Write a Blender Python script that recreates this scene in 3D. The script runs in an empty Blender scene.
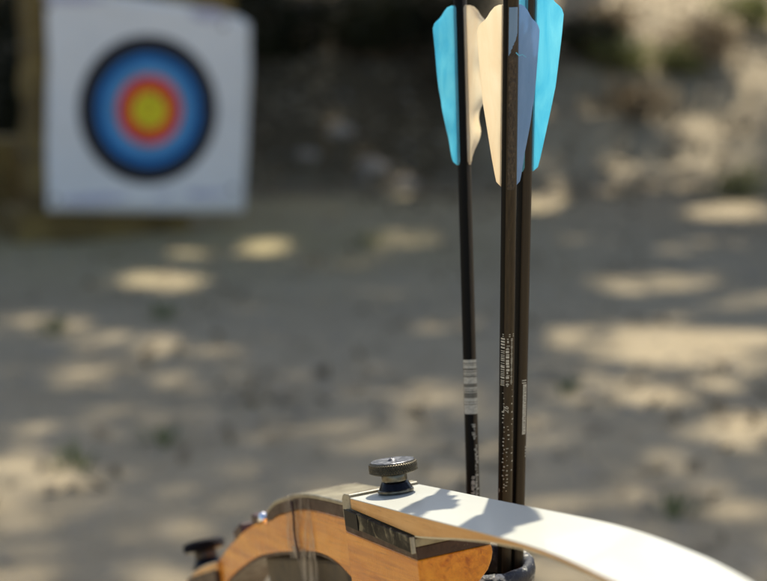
import bpy, bmesh, math, random
from mathutils import Vector, Matrix, noise as mnoise
R = math.radians
random.seed(11)
sc = bpy.context.scene
C = sc.collection

# ------------------------------------------------------------------ camera model (photo pixels -> points at a true depth)
FPX = 1491.0
TH = math.atan((290.5 - 42) / FPX)
CAM = Vector((0, 0, 0.85))
CF = Vector((0, math.cos(TH), -math.sin(TH))); CU = Vector((0, math.sin(TH), math.cos(TH)))

def ray(px, py):
    r = CF + Vector((1, 0, 0)) * ((px - 383.5) / FPX) - CU * ((py - 290.5) / FPX)
    return r / r.y

def at(px, py, Y):
    return CAM + ray(px, py) * Y

def to_px(p):
    d = p - CAM
    z = d.dot(CF)
    if z < 0.01: return None
    return 383.5 + FPX * d.x / z, 290.5 - FPX * d.dot(CU) / z

SUN = Vector((0.10, 0.65, 1.0)).normalized()      # towards the sun

# frame of the bow: BU along it, BM across it, nN out of the limb face
nN = Vector((-.12, .13, 1)).normalized()
KP = at(396, 492, .79)
def onplane(px, py):
    r = ray(px, py); return CAM + r * ((KP - CAM).dot(nN) / r.dot(nN))
BO = onplane(350, 498); BU = (onplane(470, 531) - BO).normalized(); BM = nN.cross(BU).normalized(); BW = .0425
def B(s, t, h): return BO + BU * s + BM * t + nN * h
BROT = Matrix((BU, BM, nN)).to_euler()

# ------------------------------------------------------------------ materials
def hexc(r, g, b): return (r, g, b, 1)

class NM:
    def __init__(s, name):
        s.m = bpy.data.materials.new(name); s.m.use_nodes = True
        s.nt = s.m.node_tree; s.nt.nodes.clear()
        s.out = s.nt.nodes.new('ShaderNodeOutputMaterial')
        s.b = s.nt.nodes.new('ShaderNodeBsdfPrincipled')
        s.nt.links.new(s.b.outputs[0], s.out.inputs[0])
        s.tc = s.nt.nodes.new('ShaderNodeTexCoord')
    def n(s, t, **k):
        x = s.nt.nodes.new(t)
        for a, v in k.items():
            if a.startswith('i_'): x.inputs[a[2:].replace('_', ' ')].default_value = v
            else: setattr(x, a, v)
        return x
    def l(s, a, b): s.nt.links.new(a, b)
    def coord(s, scale=(1, 1, 1), rot=(0, 0, 0), kind='Object'):
        src = s.tc.outputs[kind]
        if any(rot):
            m0 = s.n('ShaderNodeMapping'); m0.inputs['Rotation'].default_value = rot; s.l(src, m0.inputs[0]); src = m0.outputs[0]
        mp = s.n('ShaderNodeMapping'); mp.inputs['Scale'].default_value = scale
        s.l(src, mp.inputs[0]); return mp.outputs[0]
    def noise(s, vec, scale, detail=4, rough=0.55, dist=0):
        x = s.n('ShaderNodeTexNoise'); x.inputs['Scale'].default_value = scale; x.inputs['Detail'].default_value = detail
        x.inputs['Roughness'].default_value = rough; x.inputs['Distortion'].default_value = dist
        if vec is not None: s.l(vec, x.inputs['Vector'])
        return x.outputs[0]
    def ramp(s, fac, stops, interp='LINEAR'):
        x = s.n('ShaderNodeValToRGB'); x.color_ramp.interpolation = interp
        e = x.color_ramp.elements
        while len(e) < len(stops): e.new(0.5)
        for q, (p, c) in zip(e, stops):
            q.position = p; q.color = c if len(c) == 4 else (*c, 1)
        s.l(fac, x.inputs[0]); return x.outputs[0]
    def mix(s, fac, a, b, mode='MIX'):
        x = s.n('ShaderNodeMix', data_type='RGBA', blend_type=mode)
        for sock, v in ((x.inputs[0], fac), (x.inputs[6], a), (x.inputs[7], b)):
            if hasattr(v, 'is_linked') or hasattr(v, 'links'): s.l(v, sock)
            else: sock.default_value = v
        return x.outputs[2]
    def bump(s, h, strength=0.3, dist=0.001):
        x = s.n('ShaderNodeBump'); x.inputs['Strength'].default_value = strength; x.inputs['Distance'].default_value = dist
        s.l(h, x.inputs['Height']); s.l(x.outputs[0], s.b.inputs['Normal'])
    def set(s, **k):
        for a, v in k.items():
            sock = s.b.inputs[a.replace('_', ' ')]
            if hasattr(v, 'links'): s.l(v, sock)
            else: sock.default_value = v
        return s

def wood(name, dark, mid, light, rough=0.32, coat=0.6, scale=1.0, rot=(0, 0, 0), worn=0.25):
    k = NM(name)
    v = k.coord((12 * scale, 330 * scale, 330 * scale), rot)
    g = k.noise(v, 1.0, 6, 0.6, 1.2)
    v2 = k.coord((5 * scale, 70 * scale, 70 * scale), rot)
    g2 = k.noise(v2, 1.0, 3, 0.5, 2.0)
    base = k.ramp(g, [(0.3, dark), (0.52, mid), (0.75, light)])
    base = k.mix(k.ramp(g2, [(0.35, (0, 0, 0)), (0.7, (0.75, 0.75, 0.75))]), base, (*light, 1))
    stn = k.noise(k.coord(), 28 * scale, 4, 0.6)
    base = k.mix(k.ramp(stn, [(0.52, (0, 0, 0)), (0.75, (0.4,) * 3)]), base, (*dark, 1))
    pores = k.noise(k.coord((60, 900, 900), rot), 1.0, 2, 0.5)
    base = k.mix(k.ramp(pores, [(0.62, (0, 0, 0)), (0.72, (0.4, 0.4, 0.4))]), base, (*[c * 0.6 for c in dark], 1))
    spk = k.noise(k.coord(), 900, 2, 0.6)
    base = k.mix(k.ramp(spk, [(0.68, (0, 0, 0)), (0.76, (worn,) * 3)]), base, (0.75, 0.68, 0.55, 1))
    r = k.ramp(k.noise(k.coord(), 120, 4), [(0.3, (rough * 0.75,) * 3), (0.7, (rough * 1.5,) * 3)])
    k.set(Base_Color=base, Roughness=r, Coat_Weight=coat, Coat_Roughness=0.18, Specular_IOR_Level=0.3)
    k.bump(g, 0.12, 0.0004)
    return k.m

def plain(name, col, rough=0.5, metal=0.0, var=0.15, scale=30, coat=0.0, bump=0.1, bdist=0.001, spec=None):
    k = NM(name)
    n = k.noise(k.coord(), scale, 5, 0.6)
    base = k.ramp(n, [(0.3, [c * (1 - var) for c in col]), (0.7, [min(1, c * (1 + var)) for c in col])])
    k.set(Base_Color=base, Roughness=rough, Metallic=metal, Coat_Weight=coat)
    if spec is not None: k.set(Specular_IOR_Level=spec)
    if bump: k.bump(n, bump, bdist)
    return k.m

M = {}
M['orange'] = wood('riser_wood', (0.36, 0.088, 0.004), (0.62, 0.190, 0.009), (0.84, 0.34, 0.025), rough=0.24, coat=0.35, worn=0.10, rot=BROT)
M['core'] = wood('limb_core_wood', (0.50, 0.22, 0.05), (0.64, 0.31, 0.08), (0.76, 0.42, 0.14), coat=0.2, rot=BROT)
M['brown'] = wood('dark_lamination', (0.022, 0.010, 0.006), (0.042, 0.019, 0.011), (0.07, 0.034, 0.02), rough=0.45, coat=0.1, worn=0.2, rot=BROT)
k = NM('cream_glass')
n = k.noise(k.coord(), 700, 4, 0.7); n2 = k.noise(k.coord(), 90, 4, 0.6)
base = k.ramp(n2, [(0.3, (0.17, 0.14, 0.08)), (0.65, (0.33, 0.285, 0.18))])
base = k.mix(k.ramp(n, [(0.56, (0, 0, 0)), (0.68, (0.75,) * 3)]), base, (0.10, 0.08, 0.045, 1))
k.set(Base_Color=base, Roughness=0.42, Coat_Weight=0.3); k.bump(n, 0.25, 0.0003); M['cream'] = k.m
k = NM('white_limb_glass')
n = k.noise(k.coord(), 500, 3, 0.6); n2 = k.noise(k.coord(), 12, 4, 0.6)
base = k.ramp(n2, [(0.3, (0.49, 0.485, 0.42)), (0.7, (0.54, 0.535, 0.46))])
base = k.mix(k.ramp(n, [(0.66, (0, 0, 0)), (0.74, (0.45,) * 3)]), base, (0.40, 0.34, 0.25, 1))
sc1 = k.noise(k.coord((14, 700, 700), BROT), 1.0, 3, 0.6)
base = k.mix(k.ramp(sc1, [(0.66, (0, 0, 0)), (0.71, (0.35,) * 3)]), base, (0.50, 0.47, 0.40, 1))
k.bump(sc1, 0.1, 0.0002)
k.set(Base_Color=base, Roughness=0.36, Coat_Weight=0.2); M['white'] = k.m
M['pale_edge'] = plain('pale_backing_glass', (0.66, 0.55, 0.33), 0.4, var=0.12, scale=300)
k = NM('dirty_black_plate')
n = k.noise(k.coord(), 95, 6, 0.62, 0.9); n2 = k.noise(k.coord(), 900, 3, 0.6)
n3 = k.noise(k.coord(), 60, 3, 0.5)
base = k.ramp(n, [(0.50, (0.004, 0.004, 0.003)), (0.55, (0.03, 0.027, 0.017)), (0.64, (0.20, 0.17, 0.10))])
base = k.mix(k.ramp(n2, [(0.6, (0, 0, 0)), (0.75, (0.25,) * 3)]), base, (0.3, 0.27, 0.2, 1))
k.set(Base_Color=base, Roughness=k.ramp(n3, [(0.3, (0.30,) * 3), (0.7, (0.6,) * 3)]), Specular_IOR_Level=0.15)
k.bump(n, 0.2, 0.0004); M['plate'] = k.m
M['steel'] = plain('worn_steel', (0.30, 0.28, 0.24), 0.33, 0.9, 0.25, 400, bump=0.1, bdist=0.0003)
M['brass'] = plain('tarnished_collar', (0.15, 0.135, 0.10), 0.3, 0.9, 0.35, 500, bump=0.1, bdist=0.0003)
M['knurl'] = plain('knurled_metal', (0.095, 0.08, 0.052), 0.42, 0.7, 0.3, 600, bump=0.15, bdist=0.0003)
M['gunmetal'] = plain('dark_blue_metal', (0.012, 0.011, 0.014), 0.28, 0.8, 0.3, 500, bump=0.05, bdist=0.0003)
k = NM('brushed_disc_top')
v = k.n('ShaderNodeTexWave'); v.wave_type = 'RINGS'; v.rings_direction = 'Z'; v.inputs['Scale'].default_value = 700; v.inputs['Distortion'].default_value = 1.5
k.l(k.coord(), v.inputs[0])
n = k.noise(k.coord(), 250, 5, 0.7)
k.set(Base_Color=k.ramp(n, [(0.40, (0.035, 0.035, 0.04)), (0.64, (0.30, 0.30, 0.31))]), Roughness=0.36, Metallic=0.8)
k.bump(v.outputs[0], 0.2, 0.0002); M['disc'] = k.m
# arrow shaft
k = NM('arrow_shaft')
v = k.coord((900, 900, 6)); g = k.noise(v, 1.0, 4, 0.6)
n = k.noise(k.coord(), 1400, 2, 0.6)
base = k.ramp(g, [(0.3, (0.014, 0.008, 0.003)), (0.7, (0.040, 0.025, 0.010))])
base = k.mix(k.ramp(n, [(0.74, (0, 0, 0)), (0.78, (0.5,) * 3)]), base, (0.35, 0.29, 0.2, 1))
k.set(Base_Color=base, Roughness=0.40, Specular_IOR_Level=0.3); k.bump(g, 0.06, 0.0002); M['shaft'] = k.m

M['shaftshade'] = plain('arrow_shaft_painted_shade', (0.0035, 0.003, 0.002), 0.5, var=0.3, scale=800, bump=0, spec=0.12)  # near-black for the shaft's unlit side: shade painted into the colour
def vane_mat(name, a, b, trans=0.5, tint=None):
    k = NM(name)
    n = k.noise(k.coord((110, 110, 22)), 1.0, 5, 0.65, 0.8); n2 = k.noise(k.coord(), 900, 2, 0.5)
    base = k.ramp(n, [(0.3, a), (0.7, b)])
    base = k.mix(k.ramp(n2, [(0.72, (0, 0, 0)), (0.8, (0.4,) * 3)]), base, (*[c * 0.5 for c in a], 1))
    k.set(Base_Color=base, Roughness=0.42, Specular_IOR_Level=0.35)
    t = k.n('ShaderNodeBsdfTranslucent'); k.l(base, t.inputs[0])
    mx = k.n('ShaderNodeMixShader'); mx.inputs[0].default_value = trans
    k.l(k.b.outputs[0], mx.inputs[1]); k.l(t.outputs[0], mx.inputs[2]); k.l(mx.outputs[0], k.out.inputs[0])
    k.bump(n, 0.25, 0.0008)
    return k.m
M['cyan'] = vane_mat('cyan_vane', (0.19, 0.68, 0.86), (0.44, 0.87, 0.96), 0.7)
M['creamvane'] = vane_mat('cream_vane', (0.90, 0.78, 0.60), (0.97, 0.90, 0.75), 0.65)
M['slate'] = vane_mat('slate_blue_vane', (0.26, 0.43, 0.64), (0.35, 0.52, 0.73), 0.45)
k = NM('glue_residue')
n = k.noise(k.coord((1, 1, 0.5)), 700, 5, 0.8)
k.set(Base_Color=k.ramp(n, [(0.38, (0.02, 0.013, 0.008)), (0.62, (0.085, 0.06, 0.033)), (0.82, (0.20, 0.15, 0.095))]), Roughness=0.7)
k.bump(n, 0.8, 0.001); M['glue'] = k.m
M['print'] = plain('white_print', (0.42, 0.40, 0.33), 0.5, var=0.3, scale=900, bump=0)
M['labelgrey'] = plain('grey_label_print', (0.12, 0.11, 0.085), 0.5, var=0.3, scale=900, bump=0)
M['nock'] = plain('black_plastic', (0.008, 0.008, 0.007), 0.45, bump=0, spec=.15)
# quiver
k = NM('worn_painted_quiver')
n = k.noise(k.coord(), 95, 6, 0.75, 0.4); n2 = k.noise(k.coord(), 380, 5, 0.7)
sep = k.n('ShaderNodeSeparateXYZ'); k.l(k.tc.outputs['Object'], sep.inputs[0])
mr = k.n('ShaderNodeMapRange'); mr.inputs[1].default_value = 0.530; mr.inputs[2].default_value = 0.553; k.l(sep.outputs[2], mr.inputs[0])
brown = k.ramp(n2, [(0.3, (0.07, 0.045, 0.022)), (0.55, (0.20, 0.14, 0.075)), (0.75, (0.34, 0.27, 0.17))])
rimc = k.ramp(n, [(0.47, (0.006, 0.008, 0.018)), (0.54, (0.04, 0.04, 0.04)), (0.59, (0.50, 0.48, 0.41)), (0.75, (0.70, 0.68, 0.6))])
base = k.mix(mr.outputs[0], brown, rimc)
k.set(Base_Color=base, Roughness=0.5); k.bump(n2, 0.6, 0.002); M['quiver'] = k.m
M['inner'] = plain('black_lining', (0.006, 0.006, 0.007), 0.8, bump=0)
# straw
k = NM('straw')
g = k.noise(k.coord((12, 12, 140)), 1.0, 6, 0.7, 0.5); n = k.noise(k.coord(), 5, 4, 0.6)
base = k.ramp(g, [(0.3, (0.12, 0.075, 0.025)), (0.5, (0.40, 0.26, 0.07)), (0.72, (0.66, 0.48, 0.18))])
base = k.mix(k.ramp(n, [(0.4, (0, 0, 0)), (0.65, (0.8,) * 3)]), base, (0.13, 0.08, 0.025, 1))
k.set(Base_Color=base, Roughness=0.9); k.bump(g, 1.0, 0.02); M['straw'] = k.m
k = NM('target_paper')
n = k.noise(k.coord(), 3, 5, 0.6); n2 = k.noise(k.coord(), 14, 4, 0.6)
base = k.ramp(n, [(0.3, (0.86, 0.84, 0.80)), (0.7, (0.95, 0.92, 0.87))])
base = k.mix(k.ramp(n2, [(0.6, (0, 0, 0)), (0.75, (0.3,) * 3)]), base, (0.50, 0.42, 0.33, 1))
k.set(Base_Color=base, Roughness=0.75); k.bump(n2, 0.5, 0.01); M['paper'] = k.m
M['tblack'] = plain('ring_black', (0.012, 0.013, 0.02), 0.7, bump=0, scale=8)
M['tblue'] = plain('ring_blue', (0.008, 0.19, 0.52), 0.7, bump=0, scale=8)
M['tpale'] = plain('ring_light_blue', (0.13, 0.36, 0.58), 0.7, bump=0, scale=8)
M['tred'] = plain('ring_red', (0.86, 0.06, 0.015), 0.7, bump=0, scale=8)
M['tyel'] = plain('ring_yellow', (0.95, 0.74, 0.01), 0.7, bump=0, scale=8)
M['stain'] = plain('lilac_grey_stain', (0.58, 0.56, 0.66), 0.8, var=.15, scale=20, bump=0)
M['screw'] = plain('bright_screw', (0.9, 0.9, 0.9), 0.06, 1.0, 0.05, 100, bump=0)
M['pad'] = plain('dark_brown_pad', (0.05, 0.02, 0.015), 0.45, var=0.3, scale=300)
# ground
k = NM('dry_dirt')
n1 = k.noise(k.coord(), 0.9, 5, 0.6); n2 = k.noise(k.coord(), 5, 6, 0.7); n3 = k.noise(k.coord(), 45, 5, 0.7); n4 = k.noise(k.coord((1, 1, 1)), 14, 4, 0.7)
base = k.ramp(n1, [(0.3, (0.37, 0.295, 0.185)), (0.7, (0.47, 0.38, 0.245))])
base = k.mix(k.ramp(n2, [(0.45, (0, 0, 0)), (0.65, (0.4,) * 3)]), base, (0.32, 0.25, 0.15, 1))
base = k.mix(k.ramp(n4, [(0.55, (0, 0, 0)), (0.7, (0.6,) * 3)]), base, (0.42, 0.35, 0.26, 1))
base = k.mix(k.ramp(n3, [(0.54, (0, 0, 0)), (0.68, (0.45,) * 3)]), base, (0.13, 0.10, 0.06, 1))
sep = k.n('ShaderNodeSeparateXYZ'); k.l(k.tc.outputs['Object'], sep.inputs[0])
def mrange(sock, a, b):
    m_ = k.n('ShaderNodeMapRange'); m_.inputs[1].default_value = a; m_.inputs[2].default_value = b; k.l(sock, m_.inputs[0]); return m_.outputs[0]
def mul(a, b, op='MULTIPLY'):
    m_ = k.n('ShaderNodeMath', operation=op)
    for q_, v_ in ((0, a), (1, b)):
        if hasattr(v_, 'links'): k.l(v_, m_.inputs[q_])
        else: m_.inputs[q_].default_value = v_
    return m_.outputs[0]
wob = mul(mul(n1, 1.6), 0.8, 'SUBTRACT')
sandm = mul(mrange(mul(sep.outputs[0], wob, 'ADD'), 0.4, 1.0), mrange(mul(sep.outputs[1], wob, 'ADD'), 8.3, 8.8))
base = k.mix(mul(sandm, 0.75), base, (0.47, 0.385, 0.265, 1))
# dry yellowish grass stubble on the flat in front of the target
stub = mul(mul(mrange(sep.outputs[1], 4.6, 6.4), mrange(mul(sep.outputs[0], wob, 'ADD'), 1.2, -.6)), mul(1.0, mrange(sep.outputs[1], 8.2, 8.7), 'SUBTRACT'))
base = k.mix(mul(stub, mul(n2, 1.0)), base, (0.37, 0.31, 0.13, 1))
# darker humus on the bank left of the sandy part
hum = mul(mrange(sep.outputs[1], 8.3, 8.9), mul(1.0, sandm, 'SUBTRACT'))
base = k.mix(mul(hum, mul(0.55, mul(n4, 0.8), 'ADD')), base, (0.10, 0.075, 0.042, 1))
k.set(Base_Color=base, Roughness=0.95, Specular_IOR_Level=0.2); k.bump(n3, 0.7, 0.02); M['dirt'] = k.m
k = NM('dry_leaf')
oi = k.noise(k.coord(), 9, 3, 0.6)
k.set(Base_Color=k.ramp(oi, [(0.3, (0.16, 0.115, 0.065)), (0.5, (0.28, 0.21, 0.12)), (0.7, (0.42, 0.33, 0.20))]), Roughness=0.8); M['litter'] = k.m
k = NM('pebble')
oi = k.noise(k.coord(), 7, 3, 0.6)
k.set(Base_Color=k.ramp(oi, [(0.3, (0.16, 0.14, 0.12)), (0.7, (0.42, 0.37, 0.30))]), Roughness=0.85); M['pebble'] = k.m
def leafm(name, a, b, tr=.3):
    k = NM(name); n = k.noise(k.coord(), 2.2, 4, 0.6)
    base = k.ramp(n, [(0.35, a), (0.65, b)])
    k.set(Base_Color=base, Roughness=0.65, Specular_IOR_Level=0.25)
    t = k.n('ShaderNodeBsdfTranslucent'); k.l(base, t.inputs[0])
    mx = k.n('ShaderNodeMixShader'); mx.inputs[0].default_value = tr
    k.l(k.b.outputs[0], mx.inputs[1]); k.l(t.outputs[0], mx.inputs[2]); k.l(mx.outputs[0], k.out.inputs[0])
    return k.m
M['leaf'] = leafm('tree_leaf', (0.075, 0.09, 0.02), (0.15, 0.16, 0.04), .5)
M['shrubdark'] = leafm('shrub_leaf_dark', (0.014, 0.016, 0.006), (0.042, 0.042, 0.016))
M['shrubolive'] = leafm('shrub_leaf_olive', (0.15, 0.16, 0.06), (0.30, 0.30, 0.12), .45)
M['weed'] = leafm('weed_leaf', (0.15, 0.17, 0.08), (0.26, 0.27, 0.13), .4)
M['drybrush'] = leafm('dry_brush', (0.24, 0.18, 0.11), (0.46, 0.37, 0.24))
k = NM('bark')
g = k.noise(k.coord((9, 9, 1.6)), 2.0, 6, 0.7, 0.6)
k.set(Base_Color=k.ramp(g, [(0.35, (0.05, 0.038, 0.026)), (0.7, (0.20, 0.16, 0.115))]), Roughness=0.9); k.bump(g, 1.0, 0.03); M['bark'] = k.m
k = NM('pale_rock')
g = k.noise(k.coord(), 6, 7, 0.7)
k.set(Base_Color=k.ramp(g, [(0.35, (0.20, 0.165, 0.125)), (0.65, (0.46, 0.39, 0.31))]), Roughness=0.9); k.bump(g, 0.9, 0.04); M['rock'] = k.m
M['timber'] = wood('rough_timber', (0.06, 0.042, 0.022), (0.13, 0.095, 0.05), (0.22, 0.17, 0.10), rough=0.7, coat=0.0, rot=(0, R(90), 0))
M['cradle'] = plain('mottled_cradle_leather', (0.045, 0.03, 0.014), 0.5, var=0.8, scale=60, bump=0.4)
M['leather'] = plain('dark_leather', (0.035, 0.022, 0.015), 0.5, var=0.3, scale=200)
M['string'] = plain('waxed_string', (0.05, 0.045, 0.04), 0.6, bump=0)
# sheer tape
k = NM('sheer_scuffed_tape')
g = k.noise(k.coord((1, 1, 1)), 160, 5, 0.7, 0.3)
vv = k.noise(k.coord((420, 30, 30)), 1.0, 4, 0.7)
k.set(Base_Color=k.ramp(vv, [(0.35, (0.10, 0.07, 0.055)), (0.65, (0.42, 0.36, 0.28))]), Roughness=0.35)
tr = k.n('ShaderNodeBsdfTransparent'); mx = k.n('ShaderNodeMixShader')
k.l(k.ramp(vv, [(0.40, (0.05,) * 3), (0.75, (0.5,) * 3)]), mx.inputs[0]); k.l(tr.outputs[0], mx.inputs[1]); k.l(k.b.outputs[0], mx.inputs[2]); k.l(mx.outputs[0], k.out.inputs[0])
M['tape'] = k.m

# ------------------------------------------------------------------ object helpers
def mesh(name, vs, fs, mat, parent=None, smooth=False, bevel=None, mats=None, fm=None, seg=2):
    me = bpy.data.meshes.new(name); me.from_pydata([tuple(v) for v in vs], [], fs); me.update()
    bm = bmesh.new(); bm.from_mesh(me)
    if bevel is not None or smooth or True:
        if len(fs) < 4000: bmesh.ops.recalc_face_normals(bm, faces=bm.faces)
    bm.to_mesh(me); bm.free()
    for m_ in (mats or [mat]): me.materials.append(m_)
    if fm:
        for p, i in zip(me.polygons, fm): p.material_index = i
    if smooth:
        for p in me.polygons: p.use_smooth = True
        if smooth == 'auto':
            me.set_sharp_from_angle(angle=R(38))
    o = bpy.data.objects.new(name, me); C.objects.link(o)
    if parent is not None:
        o.parent = parent
        o.matrix_parent_inverse = parent.matrix_basis.inverted()
    if bevel:
        b = o.modifiers.new('bevel', 'BEVEL'); b.width = bevel; b.segments = seg; b.limit_method = 'ANGLE'; b.angle_limit = R(30)
        b.harden_normals = False
    return o

def empty(name, loc, label, cat, group=None):
    o = bpy.data.objects.new(name, None); C.objects.link(o); o.location = loc; o.empty_display_size = 0.05
    tag(o, label, cat, group); return o

def tag(o, label=None, cat=None, group=None, kind=None):
    if label: o['label'] = label
    if cat: o['category'] = cat
    if group: o['group'] = group
    if kind: o['kind'] = kind
    return o

def prism(loop_a, loop_b):
    n = len(loop_a); vs = list(loop_a) + list(loop_b)
    fs = [tuple(range(n)), tuple(range(2 * n - 1, n - 1, -1))]
    for i in range(n): fs.append((i, (i + 1) % n, n + (i + 1) % n, n + i))
    return vs, fs

def loft(rows, closed=True, caps=True):
    m = len(rows[0]); vs = [v for r in rows for v in r]; fs = []
    for i in range(len(rows) - 1):
        for j in range(m if closed else m - 1):
            a = i * m + j; b = i * m + (j + 1) % m
            fs.append((a, b, b + m, a + m))
    if caps:
        fs.append(tuple(range(m))); fs.append(tuple(range(len(vs) - 1, len(vs) - m - 1, -1)))
    return vs, fs

def lathe(prof, seg=48, fr=None, base=Vector((0, 0, 0)), ax=(Vector((1, 0, 0)), Vector((0, 1, 0)), Vector((0, 0, 1)))):
    rows = []
    for (r, z) in prof:
        rows.append([base + ax[0] * (r * math.cos(2 * math.pi * i / seg)) + ax[1] * (r * math.sin(2 * math.pi * i / seg)) + ax[2] * z for i in range(seg)])
    return loft(rows)

def tube(pts, rad, seg=8):
    rows = []
    for i, p in enumerate(pts):
        a = pts[max(0, i - 1)]; b = pts[min(len(pts) - 1, i + 1)]
        d = (b - a).normalized(); s = d.orthogonal().normalized() if i == 0 else None
        if i == 0: ref = s
        x = (ref - d * ref.dot(d)).normalized(); ref = x; y = d.cross(x)
        r = rad[i] if isinstance(rad, (list, tuple)) else rad
        rows.append([p + x * r * math.cos(2 * math.pi * j / seg) + y * r * math.sin(2 * math.pi * j / seg) for j in range(seg)])
    return loft(rows)

def box(c, hx, hy, hz, ax=None):
    ax = ax or (Vector((1, 0, 0)), Vector((0, 1, 0)), Vector((0, 0, 1)))
    c = Vector(c)
    vs = [c + ax[0] * (sx * hx) + ax[1] * (sy * hy) + ax[2] * (sz * hz) for sx in (-1, 1) for sy in (-1, 1) for sz in (-1, 1)]
    fs = [(0, 1, 3, 2), (4, 6, 7, 5), (0, 4, 5, 1), (2, 3, 7, 6), (0, 2, 6, 4), (1, 5, 7, 3)]
    return vs, fs

def join(parts):
    V, Fc = [], []
    for vs, fs in parts:
        o = len(V); V += list(vs); Fc += [tuple(i + o for i in f) for f in fs]
    return V, Fc

def lerp_tab(tab, x):
    if x <= tab[0][0]: return tab[0][1]
    for (a, u), (b, v) in zip(tab, tab[1:]):
        if x <= b: return u + (v - u) * (x - a) / (b - a)
    return tab[-1][1]

def smooth_tab(tab, x):
    # Catmull-like smoothing by averaging
    h = 0.012
    return (lerp_tab(tab, x - h) + 2 * lerp_tab(tab, x) + lerp_tab(tab, x + h)) / 4

# ------------------------------------------------------------------ ground and bank: one sheet
def sstep(a, b, x):
    t = max(0, min(1, (x - a) / (b - a))); return t * t * (3 - 2 * t)

def H(x, y):
    y0 = 8.3 + 0.35 * mnoise.noise(Vector((x * 0.5, 3.1, 0))) + 0.25 * sstep(-2, 2, x) - 0.5 * sstep(-1.2, -4, x) * 0
    h = 0.02 * mnoise.noise(Vector((x * 1.1, y * 1.1, 0))) + 0.008 * mnoise.noise(Vector((x * 5, y * 5, 1)))
    d = y - y0
    if d > 0:
        b = 4.2 * (1 - math.exp(-max(0, d - 0.35 * math.exp(-d)) * 0.46 / 4.2)) * 1.0
        b *= sstep(0, 0.9, d)
        h += b + sstep(0, 0.8, d) * (0.13 * mnoise.noise(Vector((x * 1.4, y * 1.4, 5))) + 0.04 * mnoise.noise(Vector((x * 4.5, y * 4.5, 8))))
    far = max(0, math.hypot(x, y) - 30)
    h += min(far, 60) * 0.03 * (0.6 + mnoise.noise(Vector((x * 0.02, y * 0.02, 4))))
    h *= 1.0
    return h

def axis_coords(lo, hi, dlo, dhi, step, grow=1.22):
    c = []; v = dlo
    while v <= dhi + 1e-6: c.append(v); v += step
    s = step; v = dlo
    while v > lo: s *= grow; v -= s; c.insert(0, v)
    s = step; v = c[-1]
    while v < hi: s *= grow; v += s; c.append(v)
    return c
xs = axis_coords(-220, 220, -3.6, 3.6, 0.06); ys = axis_coords(-200, 260, 1.5, 11.0, 0.06)
vs = [(x, y, H(x, y)) for y in ys for x in xs]; nx = len(xs)
fs = [(j * nx + i, j * nx + i + 1, (j + 1) * nx + i + 1, (j + 1) * nx + i) for j in range(len(ys) - 1) for i in range(nx - 1)]
g = mesh('ground', vs, fs, M['dirt'], smooth=True); tag(g, kind='structure', label='dry dirt ground rising into a littered earth bank')

# ------------------------------------------------------------------ sun patches that the canopy leaves open (photo pixels)
LIT = [(265, 247, 30, 8, 1), (150, 280, 52, 10, 1), (190, 252, 22, 6, .8), (135, 345, 60, 8, .6), (120, 377, 50, 9, .5), (40, 325, 40, 8, .4),
       (15, 470, 42, 24, .55), (60, 430, 40, 12, .4), (410, 238, 45, 8, .85), (380, 293, 45, 7, .6), (445, 322, 40, 10, .65), (700, 340, 110, 15, 1), (600, 330, 50, 10, .6), (735, 362, 60, 10, .9),
       (645, 392, 65, 12, .8), (745, 430, 45, 14, .9), (565, 206, 50, 9, 1), (640, 218, 60, 7, .8), (735, 212, 50, 10, 1), (700, 245, 60, 7, .8), (590, 240, 45, 6, .7), (550, 440, 60, 14, .3), (640, 470, 60, 14, .4), (730, 500, 60, 18, .4),
       (600, 540, 50, 20, .3), (300, 430, 90, 14, .35), (250, 480, 60, 14, .3), (120, 520, 90, 12, .3), (200, 420, 60, 10, .35), (410, 400, 40, 9, .4), (650, 283, 80, 9, .9), (745, 300, 40, 8, .8), (340, 335, 60, 7, .25), (230, 310, 50, 6, .3),
       (340, 130, 17, 15, 1), (370, 168, 20, 14, 1), (306, 156, 14, 12, 1), (403, 186, 18, 10, 1), (440, 170, 14, 10, .7), (350, 95, 10, 9, .5), (350, 215, 30, 8, .6), (290, 200, 30, 8, .5), (390, 45, 16, 12, .5), (440, 140, 15, 12, .4), (330, 60, 16, 12, .4),
       (590, 185, 70, 10, 1), (690, 158, 110, 17, 1), (670, 185, 70, 7, 1), (90, 232, 60, 5, .6), (330, 262, 60, 6, .5), (470, 265, 50, 6, .5), (600, 255, 60, 6, .45), (500, 350, 60, 8, .4), (560, 160, 30, 10, .8), (575, 105, 30, 22, .95), (655, 45, 70, 55, .8), (720, 25, 60, 40, .9), (690, 115, 80, 28, .85), (620, 120, 30, 30, .65), (600, 25, 35, 25, .7), (740, 90, 40, 50, .8)]

random.seed(21)
for _ in range(34): LIT.append((random.uniform(235, 480), random.uniform(0, 195), random.uniform(6, 13), random.uniform(5, 9), random.uniform(.25, .6)))
for _ in range(30): LIT.append((random.uniform(545, 767), random.uniform(0, 150), random.uniform(9, 22), random.uniform(7, 16), random.uniform(.5, 1)))
def shade_hit(p):
    q = Vector(p); hz = 0.0
    for _ in range(5):
        t = (q.z - hz) / SUN.z
        s = q - SUN * t
        hz = H(s.x, s.y)
    return Vector((s.x, s.y, hz))

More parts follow.
